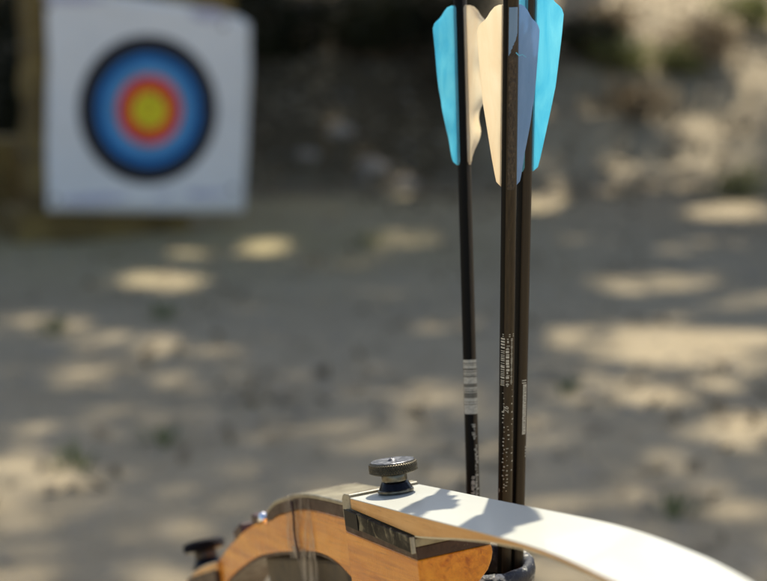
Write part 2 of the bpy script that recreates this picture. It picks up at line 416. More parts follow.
def keep_leaf(p):
    s = shade_hit(p)
    if s.y < 2.15: return False
    a = to_px(s)
    if a is None: return True
    f = 0.0
    wob = 1 + .6 * mnoise.noise(Vector((a[0] * .014, a[1] * .06, 3))) + .3 * mnoise.noise(Vector((a[0] * .07, a[1] * .2, 7)))
    for (cx, cy, rx, ry, pr) in LIT:
        d = math.sqrt(((a[0] - cx) / (rx * 1.25)) ** 2 + ((a[1] - cy) / (ry * 1.35)) ** 2) * wob
        f = max(f, pr ** (.85 if cy > 400 else .5 if cy > 335 else .22) * (1 - sstep(.5, 1.8, d)))
    return random.random() > f

# ------------------------------------------------------------------ trees
def leaf_quad(V, Fc, p, L, W, up=None):
    d = Vector((random.gauss(0, 1), random.gauss(0, 1), random.gauss(0, 0.6))).normalized()
    n = (up or Vector((random.gauss(0, .6), random.gauss(0, .6), 1))).normalized()
    s = d.cross(n)
    if s.length < 0.05: return
    s.normalize(); i = len(V)
    V += [p - d * L / 2, p + s * W / 2 + d * L * 0.05, p + d * L / 2, p - s * W / 2 + d * L * 0.05]
    Fc.append((i, i + 1, i + 2, i + 3))

def tree(x, y, cx, cy, cz, rx, ry, rz, nl, label, name='broadleaf_tree'):
    z0 = H(x, y) - 0.1
    root = empty(name, (x, y, z0), label, 'tree', 'trees around the clearing')
    top = Vector((cx, cy, cz + rz * 0.2)); b = Vector((x, y, z0))
    pts = []; m = 9
    for i in range(m):
        t = i / (m - 1)
        p = b.lerp(top, t ** 1.2 if False else t); p.x = x + (cx - x) * t ** 1.8; p.y = y + (cy - y) * t ** 1.8
        p += Vector((mnoise.noise(Vector((x, i * .7, 1))), mnoise.noise(Vector((y, i * .7, 2))), 0)) * 0.22 * (t > 0)
        pts.append(p)
    parts = [tube(pts, [0.24 * (1 - 0.8 * i / (m - 1)) + (0.08 if i == 0 else 0) for i in range(m)], 12)]
    for q in range(9):
        i0 = random.randint(3, m - 2); a = q * 2.4 + random.random()
        e = Vector((cx + math.cos(a) * rx * 0.75, cy + math.sin(a) * ry * 0.75, cz + random.uniform(-.4, .5) * rz))
        s0 = pts[i0]; mid = s0.lerp(e, 0.5) + Vector((0, 0, 0.35))
        lp = [s0, s0.lerp(mid, .5) + Vector((0, 0, .1)), mid, mid.lerp(e, .5), e]
        parts.append(tube(lp, [.09, .07, .05, .035, .015], 6))
    V, Fc = join(parts)
    mesh('trunk', V, Fc, M['bark'], root, smooth=True)
    V, Fc = [], []
    tries = 0
    while len(Fc) < nl and tries < nl * 4:
        tries += 1
        u = Vector((random.gauss(0, 1), random.gauss(0, 1), random.gauss(0, 1))).normalized() * random.random() ** 0.42
        p = Vector((cx + u.x * rx, cy + u.y * ry, cz + u.z * rz))
        if p.z < 1.7 + 0.06 * p.y: continue
        if mnoise.noise(p * 1.1) < -0.4: continue
        if not keep_leaf(p): continue
        leaf_quad(V, Fc, p, random.uniform(.09, .14), random.uniform(.05, .08))
    mesh('crown', V, Fc, M['leaf'], root)
tree(-3.7, 6.2, -2.4, 7.2, 5.4, 3.0, 2.8, 1.5, 19000, 'leafy broadleaf tree left of the clearing, its crown over the path')
tree(3.9, 6.6, 2.3, 7.4, 5.5, 3.0, 2.8, 1.5, 19000, 'leafy broadleaf tree right of the clearing beside the sandy edge')
tree(-2.6, 12.4, -1.6, 10.6, 6.2, 2.9, 2.9, 1.5, 16000, 'leafy tree on the bank behind the archery target')
tree(1.6, 12.8, 1.5, 11.0, 6.3, 2.8, 2.9, 1.5, 110000, 'leafy tree on the bank behind the arrows')
tree(5.4, 11.5, 4.6, 10.6, 6.2, 2.4, 2.8, 1.5, 10000, 'leafy tree on the bank at the far right')
tree(-5.6, 11.0, -4.8, 9.8, 6.0, 2.6, 3.0, 1.6, 12500, 'leafy tree on the bank at the far left')
tree(0.3, 14.6, 0.0, 13.4, 7.3, 4.5, 2.2, 1.5, 13000, 'tall leafy tree at the top of the bank')

# ------------------------------------------------------------------ litter, gravel
def in_view(x, y, m=0.4): return abs(x) < 0.27 * y + m
V, Fc = [], []
for i in range(4500):
    y = random.uniform(2.1, 12) if random.random() < .6 else random.uniform(8, 12); x = random.uniform(-1, 1) * (0.27 * y + .8)
    if mnoise.noise(Vector((x * 1.3, y * 1.3, 9))) < -0.1 and y < 8.2: continue
    z = H(x, y); s = random.uniform(.5, 1) * (1 if y < 8 else 1.7)
    n = Vector((random.gauss(0, .35), random.gauss(0, .35) - (0.5 if y > 8.3 else 0), 1))
    leaf_quad(V, Fc, Vector((x, y, z + 0.012)), .06 * s, .035 * s, n)
tag(mesh('leaf_litter', V, Fc, M['litter']), 'dry brown fallen leaves scattered over the dirt and the bank', 'leaf litter', kind='stuff')
bm0 = bmesh.new(); bmesh.ops.create_icosphere(bm0, subdivisions=1, radius=1); iv = [v.co.copy() for v in bm0.verts]; ifc = [tuple(v.index for v in f.verts) for f in bm0.faces]; bm0.free()
def stone(p, r, sq=0.6):
    sd = random.random() * 50
    return [Vector((v.x * r * (1 + .35 * mnoise.noise(v * 1.3 + Vector((sd, 0, 0)))), v.y * r * .8 * (1 + .3 * mnoise.noise(v * 1.5 + Vector((0, sd, 0)))), v.z * r * sq)) + p for v in iv], ifc
P = []
for i in range(1500):
    y = random.uniform(2.1, 11); x = random.uniform(-1, 1) * (0.27 * y + .6)
    r = 0.005 + 0.010 * random.random() ** 3
    if y > 8.2: r *= 2.2
    P.append(stone(Vector((x, y, H(x, y) + r * .2)), r))
V, Fc = join(P)
tag(mesh('gravel', V, Fc, M['pebble']), 'small pale pebbles and grit lying on the dirt', 'gravel', kind='stuff')

bm0 = bmesh.new(); bmesh.ops.create_icosphere(bm0, subdivisions=4, radius=1); rv = [v.co.copy() for v in bm0.verts]; rf = [tuple(v.index for v in f.verts) for f in bm0.faces]; bm0.free()
def rock(px, py, Y0, r, label):
    # march the pixel ray onto the terrain so that the rock sits on it
    Y = Y0
    for k_ in range(400):
        p = at(px, py, Y)
        if p.z <= H(p.x, p.y): break
        Y += 0.02
    sd = random.random() * 40
    vs = [Vector((v.x * r * 1.25, v.y * r, v.z * r * .75)) * (1 + .28 * mnoise.noise(v * 1.2 + Vector((sd, 0, 0))) + .1 * mnoise.noise(v * 3.5 + Vector((0, sd, 0)))) for v in rv]
    o = mesh('rock', vs, rf, M['rock'], smooth=True); o.location = Vector((p.x, p.y, H(p.x, p.y) + r * .1))
    tag(o, label, 'rock', 'pale rocks lying on the bank')
rock(340, 134, 7.5, .065, 'pale rock on the bank, highest of the four right of the target')
rock(372, 172, 7.5, .085, 'largest pale rock low on the bank between target and arrows')
rock(306, 158, 7.5, .055, 'small pale rock on the bank nearest the target')
rock(406, 188, 7.5, .065, 'pale flat rock at the foot of the bank beside the left arrow')

# ------------------------------------------------------------------ shrubs, weeds
def shrub(px, py, Y0, r, n, mat, name, label, cat, group, leaf=.07, flat=.8, drop=0.0):
    Y = Y0
    for k_ in range(500):
        p = at(px, py, Y)
        if p.z <= H(p.x, p.y): break
        Y += 0.02
    base = Vector((p.x, p.y, H(p.x, p.y)))
    root = empty(name, base, label, cat, group)
    parts = []
    for q in range(9):
        a = q * 2.4; e = base + Vector((math.cos(a) * r * .7, math.sin(a) * r * .6, r * random.uniform(.6, 1.2)))
        parts.append(tube([base, base.lerp(e, .5) + Vector((0, 0, r * .12)), e], [r * .035, r * .025, r * .01], 5))
    V, Fc = join(parts); mesh('stem', V, Fc, M['bark'], root)
    V, Fc = [], []
    lob = [Vector((random.uniform(-.6, .6), random.uniform(-.5, .5), random.uniform(.25, 1.0))) for _ in range(9)]
    for i in range(n):
        c = random.choice(lob); u = Vector((random.gauss(0, .28), random.gauss(0, .28), random.gauss(0, .22)))
        q = base + Vector(((c.x + u.x) * r, (c.y + u.y) * r, max(0.02, (c.z + u.z) * r * flat)))
        leaf_quad(V, Fc, q, leaf * random.uniform(.6, 1.2), leaf * .5 * random.uniform(.6, 1.2), Vector((random.gauss(0, 1), random.gauss(0, 1), random.gauss(.4, 1))))
    mesh('foliage', V, Fc, mat, root)
GD = 'shrubs growing on the bank'
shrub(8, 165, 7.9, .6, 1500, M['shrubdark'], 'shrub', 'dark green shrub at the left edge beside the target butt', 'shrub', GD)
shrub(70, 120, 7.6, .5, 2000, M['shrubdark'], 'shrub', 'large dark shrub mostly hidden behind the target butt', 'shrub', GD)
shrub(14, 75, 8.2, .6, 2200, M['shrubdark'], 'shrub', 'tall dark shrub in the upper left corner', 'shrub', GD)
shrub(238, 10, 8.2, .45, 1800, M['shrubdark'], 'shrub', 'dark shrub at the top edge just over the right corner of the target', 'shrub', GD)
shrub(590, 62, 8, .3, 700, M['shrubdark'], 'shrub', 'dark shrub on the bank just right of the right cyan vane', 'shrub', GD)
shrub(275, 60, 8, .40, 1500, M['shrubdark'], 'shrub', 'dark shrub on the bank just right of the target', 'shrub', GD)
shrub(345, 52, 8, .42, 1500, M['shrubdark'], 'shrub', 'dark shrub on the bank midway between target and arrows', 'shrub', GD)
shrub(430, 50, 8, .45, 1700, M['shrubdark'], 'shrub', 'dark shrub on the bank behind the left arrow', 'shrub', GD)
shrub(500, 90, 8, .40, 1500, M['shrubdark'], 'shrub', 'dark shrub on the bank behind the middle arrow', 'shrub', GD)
shrub(620, 75, 8, .22, 600, M['shrubolive'], 'shrub', 'leftmost olive green shrub on the bank right of the vanes', 'shrub', GD, leaf=.06)
shrub(675, 75, 8, .20, 500, M['shrubolive'], 'shrub', 'small olive shrub on the bank right of the taller olive one', 'shrub', GD, leaf=.06)
shrub(745, 30, 8, .25, 600, M['shrubolive'], 'shrub', 'olive shrub in the upper right corner', 'shrub', GD, leaf=.06)
shrub(738, 200, 6.5, .2, 240, M['shrubolive'], 'shrub', 'fresh green bush at the right foot of the bank', 'shrub', GD, leaf=.05)
shrub(600, 40, 8, .25, 500, M['drybrush'], 'dry_bush', 'dry tan bush on the upper bank right of the vanes', 'bush', 'dry bushes on the bank', leaf=.08)
shrub(700, 60, 8, .30, 600, M['drybrush'], 'dry_bush', 'dry tan bush on the upper bank left of the corner shrub', 'bush', 'dry bushes on the bank', leaf=.08)
shrub(640, 120, 8, .24, 500, M['drybrush'], 'dry_bush', 'dry tan bush on the slope above the green bush', 'bush', 'dry bushes on the bank', leaf=.07)
GW = 'small green weeds growing in the dirt'
for (px, py, r, lab) in ((75, 468, .055, 'green weed tuft in the left foreground, nearest the left edge'), (163, 443, .05, 'green weed tuft right of the nearest left one'), (162, 318, .06, 'dark green weed tuft on the dirt below the target'),
                         (52, 335, .06, 'dark green weed tuft near the left edge halfway up'), (566, 392, .035, 'tiny green weed beside the right arrow'), (672, 517, .05, 'green weed tuft above the curve of the white limb'),
                         (370, 245, .07, 'faint green weed tuft left of the arrows, farthest out')):
    Y = 1.5
    while True:
        p = at(px, py, Y)
        if p.z <= H(p.x, p.y) or Y > 12: break
        Y += .01
    V, Fc = [], []
    for i in range(17):
        a = random.random() * 6.28; rr = r * random.random() ** .6
        b = Vector((math.cos(a) * rr * .6, math.sin(a) * rr * .6, -0.003)); t = b + Vector((math.cos(a) * rr * .8, math.sin(a) * rr * .8, r * random.uniform(.4, 1)))
        s = Vector((-math.sin(a), math.cos(a), 0)) * .004; mid = b.lerp(t, .55) + Vector((0, 0, r * .12))
        i0 = len(V); V += [b - s, b + s, mid + s * 1.6, mid - s * 1.6, t]; Fc += [(i0, i0 + 1, i0 + 2, i0 + 3), (i0 + 3, i0 + 2, i0 + 4)]
    o = mesh('weed_tuft', V, Fc, M['weed']); o.location = Vector((p.x, p.y, H(p.x, p.y))); tag(o, lab, 'weed', GW)

# ------------------------------------------------------------------ straw butt, target face
TA = R(31); TC = at(149, 110, 6.6)
te = Vector((math.cos(TA), math.sin(TA), 0)); tn = Vector((math.sin(TA), -math.cos(TA), 0)); tz = Vector((0, 0, 1))
def T(a, b, c): return TC + te * a + tz * b + tn * c
def tplane(px, py):
    r = ray(px, py); k_ = (TC - CAM).dot(tn) / r.dot(tn); q = CAM + r * k_ - TC
    return q.dot(te), q.dot(tz)
a0, b0 = tplane(44, 211); a1, b1 = tplane(244, 212); _, bt = tplane(60, -9)
gz = H(TC.x, TC.y) - TC.z
def rough_block(name, a_lo, a_hi, b_lo, b_hi, c_lo, c_hi, mat, parent, amp=.018, fr=None, N=14, seed=0):
    fr = fr or T
    bm = bmesh.new(); bmesh.ops.create_cube(bm, size=1)
    bmesh.ops.subdivide_edges(bm, edges=bm.edges[:], cuts=N, use_grid_fill=True)
    V = []
    for v in bm.verts:
        a = a_lo + (v.co.x + .5) * (a_hi - a_lo); b = b_lo + (v.co.z + .5) * (b_hi - b_lo); c = c_lo + (v.co.y + .5) * (c_hi - c_lo)
        n = Vector((a, b, c)) * 9 + Vector((seed, 0, 0)); k_ = mnoise.noise_vector(n) * amp
        rnd = 0.93 if (abs(v.co.x) > .49) + (abs(v.co.y) > .49) + (abs(v.co.z) > .49) >= 2 else 1
        ca, cb, cc = (a_lo + a_hi) / 2, (b_lo + b_hi) / 2, (c_lo + c_hi) / 2
        V.append(fr(ca + (a - ca) * (1 - (1 - rnd) * .3) + k_.x, cb + (b - cb) * (1 - (1 - rnd) * .3) + k_.z, cc + (c - cc) * rnd + k_.y))
    Fc = [tuple(v.index for v in f.verts) for f in bm.faces]; bm.free()
    return mesh(name, V, Fc, mat, parent, smooth=True)
butt = empty('straw_butt', T((a0 + a1) / 2, gz, -.15), 'thick straw target butt behind the white paper face', 'target butt')
rough_block('straw_block', a0 + .005, a1 - .01, b0 + .0, bt + .03, -.30, -.035, M['straw'], butt)
for q in (.25, .75):
    bb = b0 + (bt - b0) * q; ca = (a0 + a1) / 2; hw = (a1 - a0) / 2 + .012
    loop = [(-hw, -.325), (hw, -.325), (hw, -.016), (-hw, -.016), (-hw, -.325)]
    V, Fc = tube([T(ca + u, bb, w_) for u, w_ in loop], .006, 6); mesh('binding_twine', V, Fc, M['timber'], butt)
base = rough_block('straw_bale', a0 - .10, a1 - .25, gz - .02, b0 - .005, -.42, -.03, M['straw'], None, seed=5)
tag(base, 'low straw bale lying under the target butt', 'straw bale', 'straw bales around the target')
def T2(a, b, c): return Vector((-2.02 + a, 7.15 + c, b))
b2 = rough_block('straw_bale', -.5, .30, -.02, .40, -.2, .25, M['straw'], None, fr=T2, seed=9)
tag(b2, 'straw bale at the left edge behind the target butt', 'straw bale', 'straw bales around the target')

face = empty('target_face', T(0, b0, 0), 'square white paper target face with yellow, red, blue and black rings', 'archery target')
outl = [tplane(*p) for p in ((45, -9), (95, -9), (140, -3), (180, 3), (215, 10), (241, 17), (250, 24), (250, 70), (248, 120), (246, 170), (244, 212), (180, 213), (110, 212), (47, 211), (46, 140), (48, 60))]
cx_ = sum(p[0] for p in outl) / len(outl)
def star_sheet(outline, rings, c0, wav, c):
    V = [T(c0[0], c0[1], c)]; Fc = []; n = len(outline)
    for k_ in range(1, rings + 1):
        f = k_ / rings
        for (a, b) in outline:
            aa = c0[0] + (a - c0[0]) * f; bb = c0[1] + (b - c0[1]) * f
            V.append(T(aa, bb, c + wav * (f ** 3) * mnoise.noise(Vector((aa * 4, bb * 4, 3)))))
    for i in range(n): Fc.append((0, 1 + i, 1 + (i + 1) % n))
    for k_ in range(rings - 1):
        for i in range(n):
            a = 1 + k_ * n + i; b = 1 + k_ * n + (i + 1) % n; Fc.append((a, a + n, b + n, b))
    return V, Fc
dense = []
for i in range(len(outl)):
    p, q = outl[i], outl[(i + 1) % len(outl)]
    for j in range(6): dense.append((p[0] + (q[0] - p[0]) * j / 6, p[1] + (q[1] - p[1]) * j / 6))
V, Fc = star_sheet(dense, 10, (0, 0), .012, 0)
o = mesh('paper_sheet', V, Fc, M['paper'], face, smooth=True); sd = o.modifiers.new('s', 'SOLIDIFY'); sd.thickness = .002
def ring(r0, r1, name, mat, c):
    n = 72; V, Fc = [], []
    for r_ in (r0, r1):
        for i in range(n): V.append(T(r_ * math.cos(2 * math.pi * i / n), r_ * math.sin(2 * math.pi * i / n), c))
    for i in range(n): Fc.append((i, (i + 1) % n, n + (i + 1) % n, n + i))
    o = mesh(name, V, Fc, mat, face); tag(o, name.replace('_', ' ') + ' of the target'); 
    s_ = o.modifiers.new('s', 'SOLIDIFY'); s_.thickness = .0015; s_.offset = 0
S = 6.6 / 1491
random.seed(3)
holes = []
for i in range(34):
    a_ = random.uniform(0, 6.28); r_ = abs(random.gauss(0, .17)); n_ = 9
    c_ = Vector((r_ * math.cos(a_), r_ * math.sin(a_) - .02)); rr_ = random.uniform(.004, .008)
    holes.append(([T(c_.x + rr_ * random.uniform(.7, 1.3) * math.cos(6.283 * j / n_), c_.y + rr_ * random.uniform(.7, 1.3) * math.sin(6.283 * j / n_), .0078) for j in range(n_)], [tuple(range(n_))]))
for V, Fc in holes[:20]: mesh('arrow_hole', V, Fc, M['tblack'], face)
pins = []
for (a_, b_) in ((a0 + .05, b0 + .05), (a1 - .06, b0 + .05), (a0 + .05, bt - .06), (a1 - .09, bt - .14)):
    pins.append(lathe([(.012, .004), (.011, .009), (.004, .012), (.0005, .012)], 16, base=T(a_, b_, 0), ax=(te, tz, tn)))
for V, Fc in pins: mesh('pin', V, Fc, M['pad'], face)
V, Fc = [], []
for (a_, b_, w_, h_) in ((a0 + .16, bt - .03, .14, .022), (a1 - .26, b0 + .035, .17, .018), (a0 + .22, b0 + .04, .16, .02), (a1 - .16, bt - .09, .08, .03)):
    n_ = 18
    V = [T(a_ + w_ * math.cos(6.283 * j / n_) * (1 + .3 * mnoise.noise(Vector((j * .7, a_, 0)))), b_ + h_ * math.sin(6.283 * j / n_), .0065) for j in range(n_)]; mesh('faded_stain', V, [tuple(range(n_))], M['stain'], face)
ring(0.0005, 18.8 * S, 'yellow_centre', M['tyel'], .006)
ring(18.8 * S, 34 * S, 'red_ring', M['tred'], .006)
ring(34 * S, 45 * S, 'light_blue_ring', M['tpale'], .006)
ring(45 * S, 55.5 * S, 'blue_ring', M['tblue'], .006)
ring(55.5 * S, 73.5 * S, 'black_ring', M['tblack'], .006)

# ------------------------------------------------------------------ ground quiver (arrows stand in it)
QC = at(479, 557, .825); QX, QY, QZ = QC.x, QC.y, QC.z
q = empty('ground_quiver', (QX, QY, H(QX, QY)), 'worn brown tube quiver with scuffed white and dark blue rim holding the arrows', 'quiver')
ro, ri = .0325, .0258
prof = [(ro - .002, H(QX, QY) - .01), (ro - .0015, .30), (ro - .0015, QZ - .018), (ro - .0005, QZ - .012), (ro, QZ - .006), (ro - .001, QZ - .0015), (ro - .003, QZ), (ri + .0012, QZ - .0008), (ri, QZ - .003), (ri, QZ - .02)]
rows = [[Vector((QX + r_ * (1 + .01 * math.sin(3 * a_ + 1)) * math.cos(a_), QY + r_ * math.sin(a_), z_ + (.0016 * mnoise.noise(Vector((math.cos(a_) * 3, math.sin(a_) * 3, 7))) if z_ > .5 else 0))) for a_ in [2 * math.pi * i / 96 for i in range(96)]] for r_, z_ in prof]
V, Fc = loft(rows, caps=False); mesh('tube', V, Fc, M['quiver'], q, smooth=True)
prof = [(ri - .0001, QZ - .018), (ri - .0001, .33), (0.0005, .33)]
V, Fc = lathe(prof, 48, base=Vector((QX, QY, 0))); mesh('lining', V, Fc[:-2], M['inner'], q, smooth=True)
V, Fc = lathe([(.001, H(QX, QY) - .012), (.085, H(QX, QY) - .01), (.085, H(QX, QY) + .012), (.08, H(QX, QY) + .016), (ro, H(QX, QY) + .018)], 40, base=Vector((QX, QY, 0)))
mesh('base_plate', V, Fc[:-2], M['leather'], q)
V, Fc = lathe([(ro - .0012, .505), (ro + .0012, .506), (ro + .0012, .519), (ro - .0012, .520)], 64, base=Vector((QX, QY, 0)))
mesh('band', V, Fc, M['leather'], q)

# ------------------------------------------------------------------ arrows
VZ = [(0, .03), (.4, .17), (2.5, .34), (7.5, .5), (12, .6), (15.5, .7), (19, .85), (22, .94), (27, 1), (46, .96), (98, .78), (132, .56), (157, .39), (170, .29), (178, .22), (182, .06)]
def arrow(label, top, bot, y_top_vane, length_px, angs, kinds, wav, print_kind, Ymid, r0=.0042, vh=.0150):
    """top, bot: two points on the axis (world); local frame: z up the shaft, built straight in world coordinates"""
    ax = (top - bot).normalized(); s1 = Vector((1, 0, 0)); s1 = (s1 - ax * s1.dot(ax)).normalized(); s2 = ax.cross(s1)
    def A(ang, r_, z_): return bot + ax * z_ + s1 * (math.cos(ang) * r_) + s2 * (math.sin(ang) * r_)
    L = (top - bot).length
    def zpx(py):      # height along the shaft of an image row
        lo, hi = -.2, 2.0
        for _ in range(40):
            mid = (lo + hi) / 2
            if to_px(bot + ax * mid)[1] > py: lo = mid
            else: hi = mid
        return lo
    z_lo = (0.362 - bot.z) / ax.z; z_hi = zpx(-20)
    root = empty('arrow', bot + ax * z_lo, label, 'arrow', 'arrows standing in the tube quiver')
    rows = [[A(2 * math.pi * i / 40, r0 * f, z_lo + (z_hi - z_lo) * t) for i in range(40)] for t, f in ((0, .95), (.3, 1), (.6, 1), (.9, 1), (1, 1))]
    V, Fc = loft(rows)
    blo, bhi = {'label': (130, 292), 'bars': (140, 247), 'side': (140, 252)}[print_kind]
    fm = [1 if blo <= (i % 40) * 9 + 4.5 <= bhi else 0 for i in range(4 * 40)] + [0, 0]  # faces in this angle range get the painted shade
    mesh('shaft', V, Fc, M['shaft'], root, smooth='auto', mats=[M['shaft'], M['shaftshade']], fm=fm)
    V, Fc = loft([[A(2 * math.pi * i / 20, r_, z_lo + z_) for i in range(20)] for r_, z_ in ((.0002, -.03), (.0025, -.02), (.0042, -.006), (.0042, -.0002))]); mesh('point', V, Fc, M['steel'], root, smooth='auto')
    V, Fc = loft([[A(2 * math.pi * i / 20, r_, z_hi + z_) for i in range(20)] for r_, z_ in ((.0039, .0003), (.0039, .004), (.0028, .011), (.0024, .012))])
    nk = [box(bot + ax * (z_hi + .015) + s1 * sx * .0022, .0009, .0026, .0045, (s1, s2, ax)) for sx in (-1, 1)]
    mesh('nock', *join([(V, Fc)] + nk), M['nock'], root)
    ztop = zpx(y_top_vane); sc_ = (ztop - zpx(y_top_vane + length_px)) / 182.0
    for ang, kind, wv in zip(angs, kinds, wav):
        a_ = R(ang)
        if kind is None: continue
        if kind == 'torn':
            # only the glued foot of the vane is left: blue above, brown residue below
            def strip(zs, wl, wr, dr):
                rows = []
                for z_, l_, rr_ in zip(zs, wl, wr):
                    rows.append([A(a_ + l_, r0 + dr * .2, z_), A(a_ + l_, r0 + dr, z_), A(a_ + (l_ + rr_) / 2, r0 + dr, z_), A(a_ + rr_, r0 + dr, z_), A(a_ + rr_, r0 + dr * .2, z_)])
                return loft(rows)
            n = 40; zs, wl, wr = [], [], []
            for i in range(n):
                t = i / (n - 1); z_ = ztop - .001 - t * 47 * sc_ * 182 / 182
                w_ = .52; l_ = -w_; r_ = w_
                if t > .55: r_ = w_ - (t - .55) / .45 * 1.0 + .06 * random.uniform(-1, 1)
                if t > .9: r_ = max(l_ + .05, r_)
                zs.append(z_); wl.append(l_); wr.append(r_)
            o = mesh('torn_vane', *strip(zs, wl, wr, .0006), M['slate'], root); o['label'] = 'ragged blue foot left from the torn vane'
            zs, wl, wr = [], [], []
            for i in range(90):
                t = i / 89; zs.append(ztop - .001 - (28 + t * 154) * sc_); k_ = .48
                wl.append(-k_ + .08 * random.uniform(-1, 1)); wr.append(k_ + .1 * random.uniform(-1, 1))
            wl[0] = -.05; wr[0] = .1
            o = mesh('glue_residue', *strip(zs, wl, wr, .00025), M['glue'], root); o['label'] = 'rough brown glue strip where the vane tore off'
            z_ = ztop - 46 * sc_
            p0 = A(a_ + .35, r0 + .0006, z_); V, Fc = tube([p0, p0 + Vector((.0015, -.0008, -.0016)), p0 + Vector((.0032, -.001, -.0010)), p0 + Vector((.0052, -.0008, -.0024))], [.00035, .00025, .0002, .00012], 6)
            mesh('loose_thread', V, Fc, M['cyan'], root)
            continue
        mat = M[kind]; nz, nh = 64, 8; th = .00038
        rad = s1 * math.cos(a_) + s2 * math.sin(a_); tan = ax.cross(rad)
        zz = []
        for (u, v), (u2, v2) in zip(VZ, VZ[1:]):
            m_ = max(1, int((u2 - u) / 4));
            for j in range(m_): zz.append(u + (u2 - u) * j / m_)
        zz.append(182)
        grid = {}
        V = []; Fc = []
        for side in (1, -1):
            for i, u in enumerate(zz):
                h_ = lerp_tab(VZ, u) * vh
                for j in range(nh + 1):
                    f = j / nh
                    d = f * h_; off = th * side * (1 - .5 * f)
                    if wv:
                        amp = wv * (f ** 1.5)
                        off += .7 * amp * math.sin(u * .13 + 1) * (0.3 + .7 * sstep(70, 150, u)) + amp * .5 * mnoise.noise(Vector((u * .05, f * 2, 3)))
                        d *= 1 - .09 * (wv / .004) * sstep(90, 140, u) * abs(math.sin(u * .11))
                    off += .0018 * (d / vh) * math.sin(u * .012 + ang)    # slight natural curl
                    grid[(side, i, j)] = len(V); V.append(bot + ax * (ztop - u * sc_) + rad * (r0 * .96 + d) + tan * off)
        I = len(zz)
        for side in (1, -1):
            for i in range(I - 1):
                for j in range(nh): Fc.append((grid[side, i, j], grid[side, i + 1, j], grid[side, i + 1, j + 1], grid[side, i, j + 1]))
        for i in range(I - 1): Fc.append((grid[1, i, nh], grid[1, i + 1, nh], grid[-1, i + 1, nh], grid[-1, i, nh]))
        for j in range(nh):
            Fc.append((grid[1, 0, j], grid[-1, 0, j], grid[-1, 0, j + 1], grid[1, 0, j + 1])); Fc.append((grid[1, I - 1, j], grid[-1, I - 1, j], grid[-1, I - 1, j + 1], grid[1, I - 1, j + 1]))
        # foot of the vane, hugging the shaft
        rows = []
        for u in (0, 3, 60, 120, 178, 182):
            w_ = .42 if 0 < u < 182 else .2
            rows.append([bot + ax * (ztop - u * sc_) + (s1 * math.cos(a_ + e_) + s2 * math.sin(a_ + e_)) * r_ for e_, r_ in ((-w_, r0 * .97), (-w_, r0 + .0003), (-.1, r0 + .0007), (.1, r0 + .0007), (w_, r0 + .0003), (w_, r0 * .97))])
        V2, F2 = loft(rows); V, Fc = join([(V, Fc), (V2, F2)])
        o = mesh('vane', V, Fc, mat, root, smooth='auto')
        o['label'] = {'cyan': 'bright cyan plastic vane', 'creamvane': 'cream plastic vane', 'slate': 'slate blue plastic vane'}[kind] + (' with a crumpled lower end' if wv > .002 else '')
    # print on the shaft
    def patch(ac, aw, zc, zh, dr=.00006):
        n = max(2, int(aw / .12) + 1); V = []
        for z_ in (zc - zh / 2, zc + zh / 2):
            for i in range(n + 1): V.append(A(ac - aw / 2 + aw * i / n, r0 + dr, z_))
        return V, [(i, i + 1, n + 2 + i, n + 1 + i) for i in range(n)]
    def word(txt, ac, py, size, slant=0, rot=1):
        cu = bpy.data.curves.new('t', 'FONT'); cu.body = txt; cu.size = size; cu.shear = slant; cu.resolution_u = 2
        ob = bpy.data.objects.new('t', cu); C.objects.link(ob)
        me = bpy.data.meshes.new_from_object(ob.evaluated_get(bpy.context.evaluated_depsgraph_get()))
        z0 = zpx(py); V = [A(ac - rot * v.co.y / r0, r0 + .00006, z0 + rot * v.co.x) for v in me.vertices]; Fc = [tuple(p.vertices) for p in me.polygons]
        bpy.data.objects.remove(ob); bpy.data.curves.remove(cu); bpy.data.meshes.remove(me)
        return V, Fc
    cam_a = R(270)
    pp, gp = [], []
    pm = zpx(400) - zpx(401)
    if print_kind == 'label':
        pp.append(patch(R(272), 2.7, zpx(386.5), pm * 54, .00004))
        for (y_, h_) in ((363, .9), (364.8, .5), (369, 2.0), (371.6, 1.0), (374, .6), (376, 1.6), (385, 3.4), (389.0, .6), (391, 1.2), (395, 5.2), (401.5, .5), (404, .7)):
            gp.append(patch(R(272), 2.72, zpx(y_), pm * h_, .00010))
        for (y0_, y1_, ac) in ((424, 438, 292), (445, 496, 306), (476, 498, 268)):
            y_ = y0_
            while y_ < y1_:
                pp.append(patch(R(ac + random.uniform(-9, 9)), random.uniform(.2, .6), zpx(y_), pm * random.uniform(.6, 2.0))); y_ += random.uniform(1.4, 2.4)
    elif print_kind == 'bars':
        random.seed(5)
        for y_ in (332.5, 334.5):
            for ac in (233, 285, 320): pp.append(patch(R(ac), .22, zpx(y_), pm * .7))
        y_ = 337
        while y_ < 384:
            h_ = random.choice((.7, 1.0, 1.6)); pp.append(patch(R(230), .62, zpx(y_), pm * h_)); y_ += h_ + random.choice((.9, 1.2, 1.6))
        y_ = 337
        while y_ < 384:
            h_ = random.choice((.6, 1.0, 2.2)); pp.append(patch(R(272 + random.uniform(-3, 3)), random.choice((.2, .42)), zpx(y_), pm * h_)); y_ += h_ + random.choice((.6, 1.4, 1.8))
        y_ = 337
        while y_ < 383:
            pp.append(patch(R(304), random.choice((.15, .3)), zpx(y_), pm * .8)); y_ += 1.5
        pp.append(word('26', R(282), 411, .0042, .3))
        pp.append(word('T', R(246), 491, .0042, 0))
